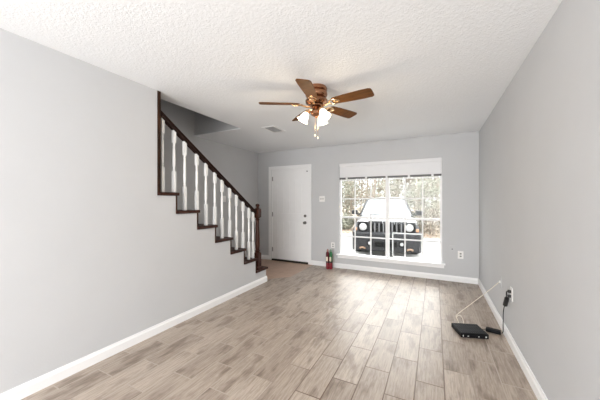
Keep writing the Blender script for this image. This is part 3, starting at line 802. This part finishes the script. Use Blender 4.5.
# raised bonnet panel
bm = B(); loft(bm, [(0.06, [(-0.50, 1.00), (-0.47, 1.035), (0.47, 1.035), (0.50, 1.00)]), (0.30, [(-0.56, 1.02), (-0.52, 1.085), (0.52, 1.085), (0.56, 1.02)]), (1.12, [(-0.66, 1.08), (-0.62, 1.155), (0.62, 1.155), (0.66, 1.08)])])
obj('bonnet', bm, M['carhood'], car, False, local=True)
# cabin pillars and roof
def cab(y, w0, z0): return (w0, y, z0)
bw, tw = 0.80, 0.615
ybs, yts = 1.22, 1.95; zbs, zts = 1.13, 1.66
for s in (1, -1):
    for p, q, r_ in (((s * bw, ybs, zbs - 0.03), (s * tw, yts, zts), 0.034), ((s * 0.86, 2.35, 1.1), (s * 0.66, 2.35, zts), 0.035), ((s * 0.86, 3.3, 1.1), (s * 0.66, 3.3, zts), 0.035), ((s * 0.84, 4.2, 1.1), (s * 0.64, 4.05, zts), 0.045)):
        bm = B(); tube(bm, [p, q], r_, 6); obj('roof_pillar', bm, M['carpaint'], car, True, local=True)
bm = B(); loft(bm, [(yts - 0.02, [(-tw - 0.02, zts - 0.02), (-tw, zts + 0.035), (-0.3, zts + 0.06), (0.3, zts + 0.06), (tw, zts + 0.035), (tw + 0.02, zts - 0.02)]),
                    (2.6, [(-0.68, zts - 0.02), (-0.64, zts + 0.06), (-0.3, zts + 0.09), (0.3, zts + 0.09), (0.64, zts + 0.06), (0.68, zts - 0.02)]),
                    (4.1, [(-0.67, zts - 0.03), (-0.63, zts + 0.04), (-0.3, zts + 0.07), (0.3, zts + 0.07), (0.63, zts + 0.04), (0.67, zts - 0.03)])])
obj('roof', bm, M['carpaint'], car, True, local=True)
def quad(bm, P, th):
    a = [Vector(p) for p in P]; nn = (a[1] - a[0]).cross(a[3] - a[0]).normalized() * th
    f = [bm.verts.new(p) for p in a]; b = [bm.verts.new(p + nn) for p in a]
    bm.faces.new(f); bm.faces.new(b[::-1])
    for i in range(4):
        j = (i + 1) % 4; bm.faces.new((f[i], b[i], b[j], f[j]))
bm = B(); quad(bm, [(-bw + 0.03, ybs, zbs), (bw - 0.03, ybs, zbs), (tw - 0.03, yts, zts - 0.005), (-tw + 0.03, yts, zts - 0.005)], 0.01)
obj('windscreen', bm, M['windscreen'], car, local=True)
for s in (1, -1):
    for a, b in ((1.45, 2.32), (2.38, 3.27), (3.33, 4.1)):
        bm = B(); u = max(a, 1.98) if a < 2 else a
        quad(bm, [(s * 0.855, a, 1.14), (s * 0.855, b, 1.14), (s * 0.665, b, zts - 0.02), (s * 0.665, u, zts - 0.02)], 0.008 * s)
        obj('side_window', bm, M['tyre'], car, local=True)
# grille panel: grey surround with seven upright slots
GX, GB, GT = 0.46, 0.70, 0.985
bm = B(); box(bm, -0.80, 0.80, 0.035, 0.10, 0.655, 1.005, 0.02)
obj('grille_surround', bm, M['carplastic'], car, local=True)
for i in range(7):
    x = -0.36 + 0.12 * i
    bm = B(); box(bm, x - 0.034, x + 0.034, 0.022, 0.040, GB + 0.02, GT - 0.03, 0.010); obj('grille_slot', bm, M['cargrille'], car, local=True)
for i in range(8):
    x = -0.42 + 0.12 * i
    bm = B(); box(bm, x - 0.015, x + 0.015, 0.012, 0.040, GB, GT - 0.01, 0.006); obj('grille_bar', bm, M['bargrey'], car, local=True)
rxf = Matrix.Rotation(R(90), 4, 'X')
for s in (1, -1):
    bm = B(); lathe(bm, [(0.0, -0.01), (0.150, -0.01), (0.155, 0.01), (0.120, 0.022), (0.116, 0.01)], s * 0.635, 0.035, 0.853, 28, rxf); hl = obj('headlight', bm, M['cargrille'], car, True, local=True)
    bm = B(); lathe(bm, [(0.0, 0.0), (0.110, 0.0), (0.108, 0.014), (0.075, 0.026), (0.0, 0.032)], s * 0.635, 0.030, 0.853, 28, rxf); obj('lens', bm, M['lens'], hl, True, local=True)
    bm = B(); lathe(bm, [(0.0, 0.0), (0.045, 0.0), (0.042, 0.012), (0.0, 0.016)], s * 0.635, 0.002, 0.853, 20, rxf); obj('bulb_cover', bm, M['chrome'], hl, True, local=True)
    bm = B(); box(bm, min(s * 0.79, s * 0.885), max(s * 0.79, s * 0.885), 0.05, 0.14, 0.735, 0.825, 0.012); obj('turn_signal', bm, M['amber'], car, local=True)
# bumper
bm = B(); loft(bm, [(-0.10, [(-0.74, 0.20), (-0.78, 0.66), (0.78, 0.66), (0.74, 0.20)]), (-0.05, [(-0.88, 0.17), (-0.92, 0.70), (0.92, 0.70), (0.88, 0.17)]), (0.14, [(-0.95, 0.17), (-0.96, 0.72), (0.96, 0.72), (0.95, 0.17)])])
bmp = obj('bumper', bm, M['carplastic'], car, local=True)
bm = B(); box(bm, -0.30, 0.30, -0.112, -0.095, 0.30, 0.46, 0.01); obj('air_intake', bm, M['cargrille'], bmp, local=True)
for s in (1, -1):
    bm = B(); lathe(bm, [(0.0, 0.0), (0.085, 0.0), (0.09, 0.010), (0.06, 0.016), (0.0, 0.012)], s * 0.43, -0.100, 0.400, 20, rxf); fg = obj('fog_light', bm, M['cargrille'], car, True, local=True)
    bm = B(); lathe(bm, [(0.0, 0.0), (0.052, 0.0), (0.048, 0.014), (0.0, 0.020)], s * 0.43, -0.112, 0.400, 20, rxf); obj('lens', bm, M['lens'], fg, True, local=True)
    bm = B(); tube(bm, spline([(s * 0.58, -0.09, 0.24), (s * 0.58, -0.15, 0.26), (s * 0.64, -0.17, 0.28), (s * 0.70, -0.15, 0.26), (s * 0.70, -0.09, 0.24)], 4), 0.026, 8); obj('tow_hook', bm, M['tan'], car, True, local=True)
    # door mirror
    bm = B(); box(bm, min(s * 0.93, s * 1.13), max(s * 0.93, s * 1.13), 1.42, 1.52, 1.14, 1.30, 0.03); box(bm, min(s * 0.84, s * 0.95), max(s * 0.84, s * 0.95), 1.46, 1.50, 1.13, 1.18, 0.008); obj('door_mirror', bm, M['carplastic'], car, local=True)
    # fender flare and wheels
    for yw in (0.82, 3.42):
        Tw = Matrix.Rotation(R(90), 4, 'Y')
        bm = B(); lathe(bm, [(0.20, -0.11), (0.345, -0.11), (0.365, -0.08), (0.365, 0.08), (0.345, 0.11), (0.20, 0.11)], s * 0.84, yw, 0.365, 32, Tw); wh = obj('wheel', bm, M['tyre'], car, True, local=True)
        bm = B(); lathe(bm, [(0.0, -0.10), (0.21, -0.115), (0.21, 0.115), (0.0, 0.10)], s * 0.84, yw, 0.365, 24, Tw); obj('rim', bm, M['chrome'], wh, True, local=True)
        bm = B(); tube(bm, [(s * 0.93, yw + 0.43 * math.cos(a * PI / 10), 0.40 + 0.40 * math.sin(a * PI / 10)) for a in range(11)], 0.045, 8); obj('wheel_arch', bm, M['carplastic'], car, True, local=True)
    bm = B(); tube(bm, [(s * 0.05 - 0.02, 1.20, 1.155), (s * 0.52 + 0.02, 1.13, 1.175)], 0.010, 6); tube(bm, [(s * 0.52, 1.13, 1.17), (s * 0.30, 1.28, 1.22)], 0.008, 6); obj('wiper', bm, M['black'], car, local=True)

# ------------------------------------------------------------------ trees at the far side
def foliage(bm, c, rad, n, s0, rnd, flat=1.0):
    for i in range(n):
        while True:
            p = Vector((rnd.uniform(-1, 1), rnd.uniform(-1, 1), rnd.uniform(-1, 1)))
            if p.length < 1: break
        p = Vector((c[0] + p.x * rad, c[1] + p.y * rad, c[2] + p.z * rad * flat)); s = s0 * rnd.uniform(0.6, 1.3)
        u = Vector((rnd.gauss(0, 1), rnd.gauss(0, 1), rnd.gauss(0, 1))).normalized(); v = u.orthogonal().normalized()
        q = [bm.verts.new(p + u * s), bm.verts.new(p + v * s * 0.55), bm.verts.new(p - u * s), bm.verts.new(p - v * s * 0.55)]
        bm.faces.new(q)
def tree(x, y, h, r, bark, leafm, nleaf, label, seed, low=1.0, group=None):
    rnd = random.Random(seed); g = GZ + 0.02 + max(0, (y - 13) * 0.014)
    t = thing('tree', label, 'tree', (x, y, g), 0, group)
    pts = [(x, y, g - 0.1)]; px, py = x, y
    for k in range(1, 7):
        px += rnd.uniform(-0.12, 0.12); py += rnd.uniform(-0.1, 0.1); pts.append((px, py, g + h * k / 6))
    bm = B(); tube(bm, pts, r, 8, r2=r * 0.35); tips = []
    for k in range(9):
        f = rnd.uniform(0.15, 0.95); i = min(5, int(f * 6)); a0 = Vector(pts[i]).lerp(Vector(pts[i + 1]), f * 6 - i)
        a = rnd.uniform(0, 2 * PI); ln = rnd.uniform(0.4, 0.9) * (1.2 - 0.5 * f)
        m1 = a0 + Vector((math.cos(a) * ln * 0.5, math.sin(a) * ln * 0.5, ln * 0.35)); m2 = a0 + Vector((math.cos(a) * ln, math.sin(a) * ln, ln * rnd.uniform(0.5, 1.0)))
        tube(bm, [a0, m1, m2], r * 0.3, 5, r2=r * 0.08); tips += [m1, m2]
    obj('trunk', bm, bark, t, True)
    if nleaf:
        bm = B()
        for tp in tips: foliage(bm, tp, 0.5, nleaf // len(tips), 0.07, rnd)
        for q in range(3): foliage(bm, (x + rnd.uniform(-.6, .6), y + rnd.uniform(-.4, .4), g + low + q * 0.7), 0.7, nleaf // 8, 0.07, rnd)
        obj('foliage', bm, leafm, t)
    return t
rnd = random.Random(21)
kinds = [('bark', 'leaf_p', 950, 'slender pale-barked tree with sparse olive leaves in the woods', 'pale slender trees in the woods'),
         ('bark2', 'leaf_b', 950, 'grey-barked tree with brown autumn leaves in the woods', 'brown-leaved trees in the woods'),
         ('bark', 'leaf_g', 950, 'pale tree with yellow-green leaves in the woods', 'yellow-green trees in the woods')]
n = 0
for row, (yy, cnt) in enumerate(((14.8, 9), (17.8, 11), (21.0, 13), (25.0, 15))):
    for i in range(cnt):
        sp = 0.62 * yy
        x = -0.95 * sp + (1.40 * sp) * (i + rnd.uniform(0.15, 0.85)) / cnt - 0.02 * yy
        y = yy + rnd.uniform(-1.0, 1.0)
        k = rnd.choice((0, 0, 1, 1, 2)) if row < 3 else rnd.choice((0, 1))
        bk, lf, nl, lb, gp = kinds[k]
        tree(x, y, rnd.uniform(5.5, 8.5), rnd.uniform(0.05, 0.11), M[bk], M[lf], nl, lb, n * 13 + 5, rnd.uniform(0.6, 1.4), gp)
        n += 1
# leafless undergrowth bushes
def bush(x, y, rad, leafm, nl, label, seed, group):
    rnd = random.Random(seed); g = GZ + 0.02 + max(0, (y - 13) * 0.014)
    t = thing('bush', label, 'bush', (x, y, g), 0, group)
    bm = B()
    for k in range(14):
        a = rnd.uniform(0, 2 * PI); l = rad * rnd.uniform(0.7, 1.2)
        tube(bm, [(x, y, g - 0.02), (x + math.cos(a) * l * 0.35, y + math.sin(a) * l * 0.35, g + l * 0.8), (x + math.cos(a) * l * 0.8, y + math.sin(a) * l * 0.8, g + l * 1.3)], 0.014, 5, r2=0.004)
    obj('stems', bm, M['bark'], t)
    bm = B(); foliage(bm, (x, y, g + rad * 0.85), rad, nl, 0.055, rnd, 0.85); obj('foliage', bm, leafm, t)
bs = [(-5.6, 13.9, 0.55, 'leaf_b'), (-4.4, 14.3, 0.5, 'leaf_p'), (-6.6, 14.2, 0.6, 'leaf_p'), (-3.3, 14.4, 0.6, 'leaf_b'), (-2.1, 14.2, 0.5, 'leaf_p'), (-1.0, 14.1, 0.6, 'leaf_p'), (-0.2, 14.0, 0.9, 'leaf_b'), (0.9, 14.4, 0.8, 'leaf_p'), (2.1, 14.2, 0.7, 'leaf_b')]
for i, (x, y, r_, lf) in enumerate(bs):
    bush(x, y, r_, M[lf], 1500, 'brown twiggy bush at the wood edge behind the car' if lf == 'leaf_b' else 'pale olive bush at the wood edge behind the car', 100 + i, 'brown bushes at the wood edge' if lf == 'leaf_b' else 'olive bushes at the wood edge')
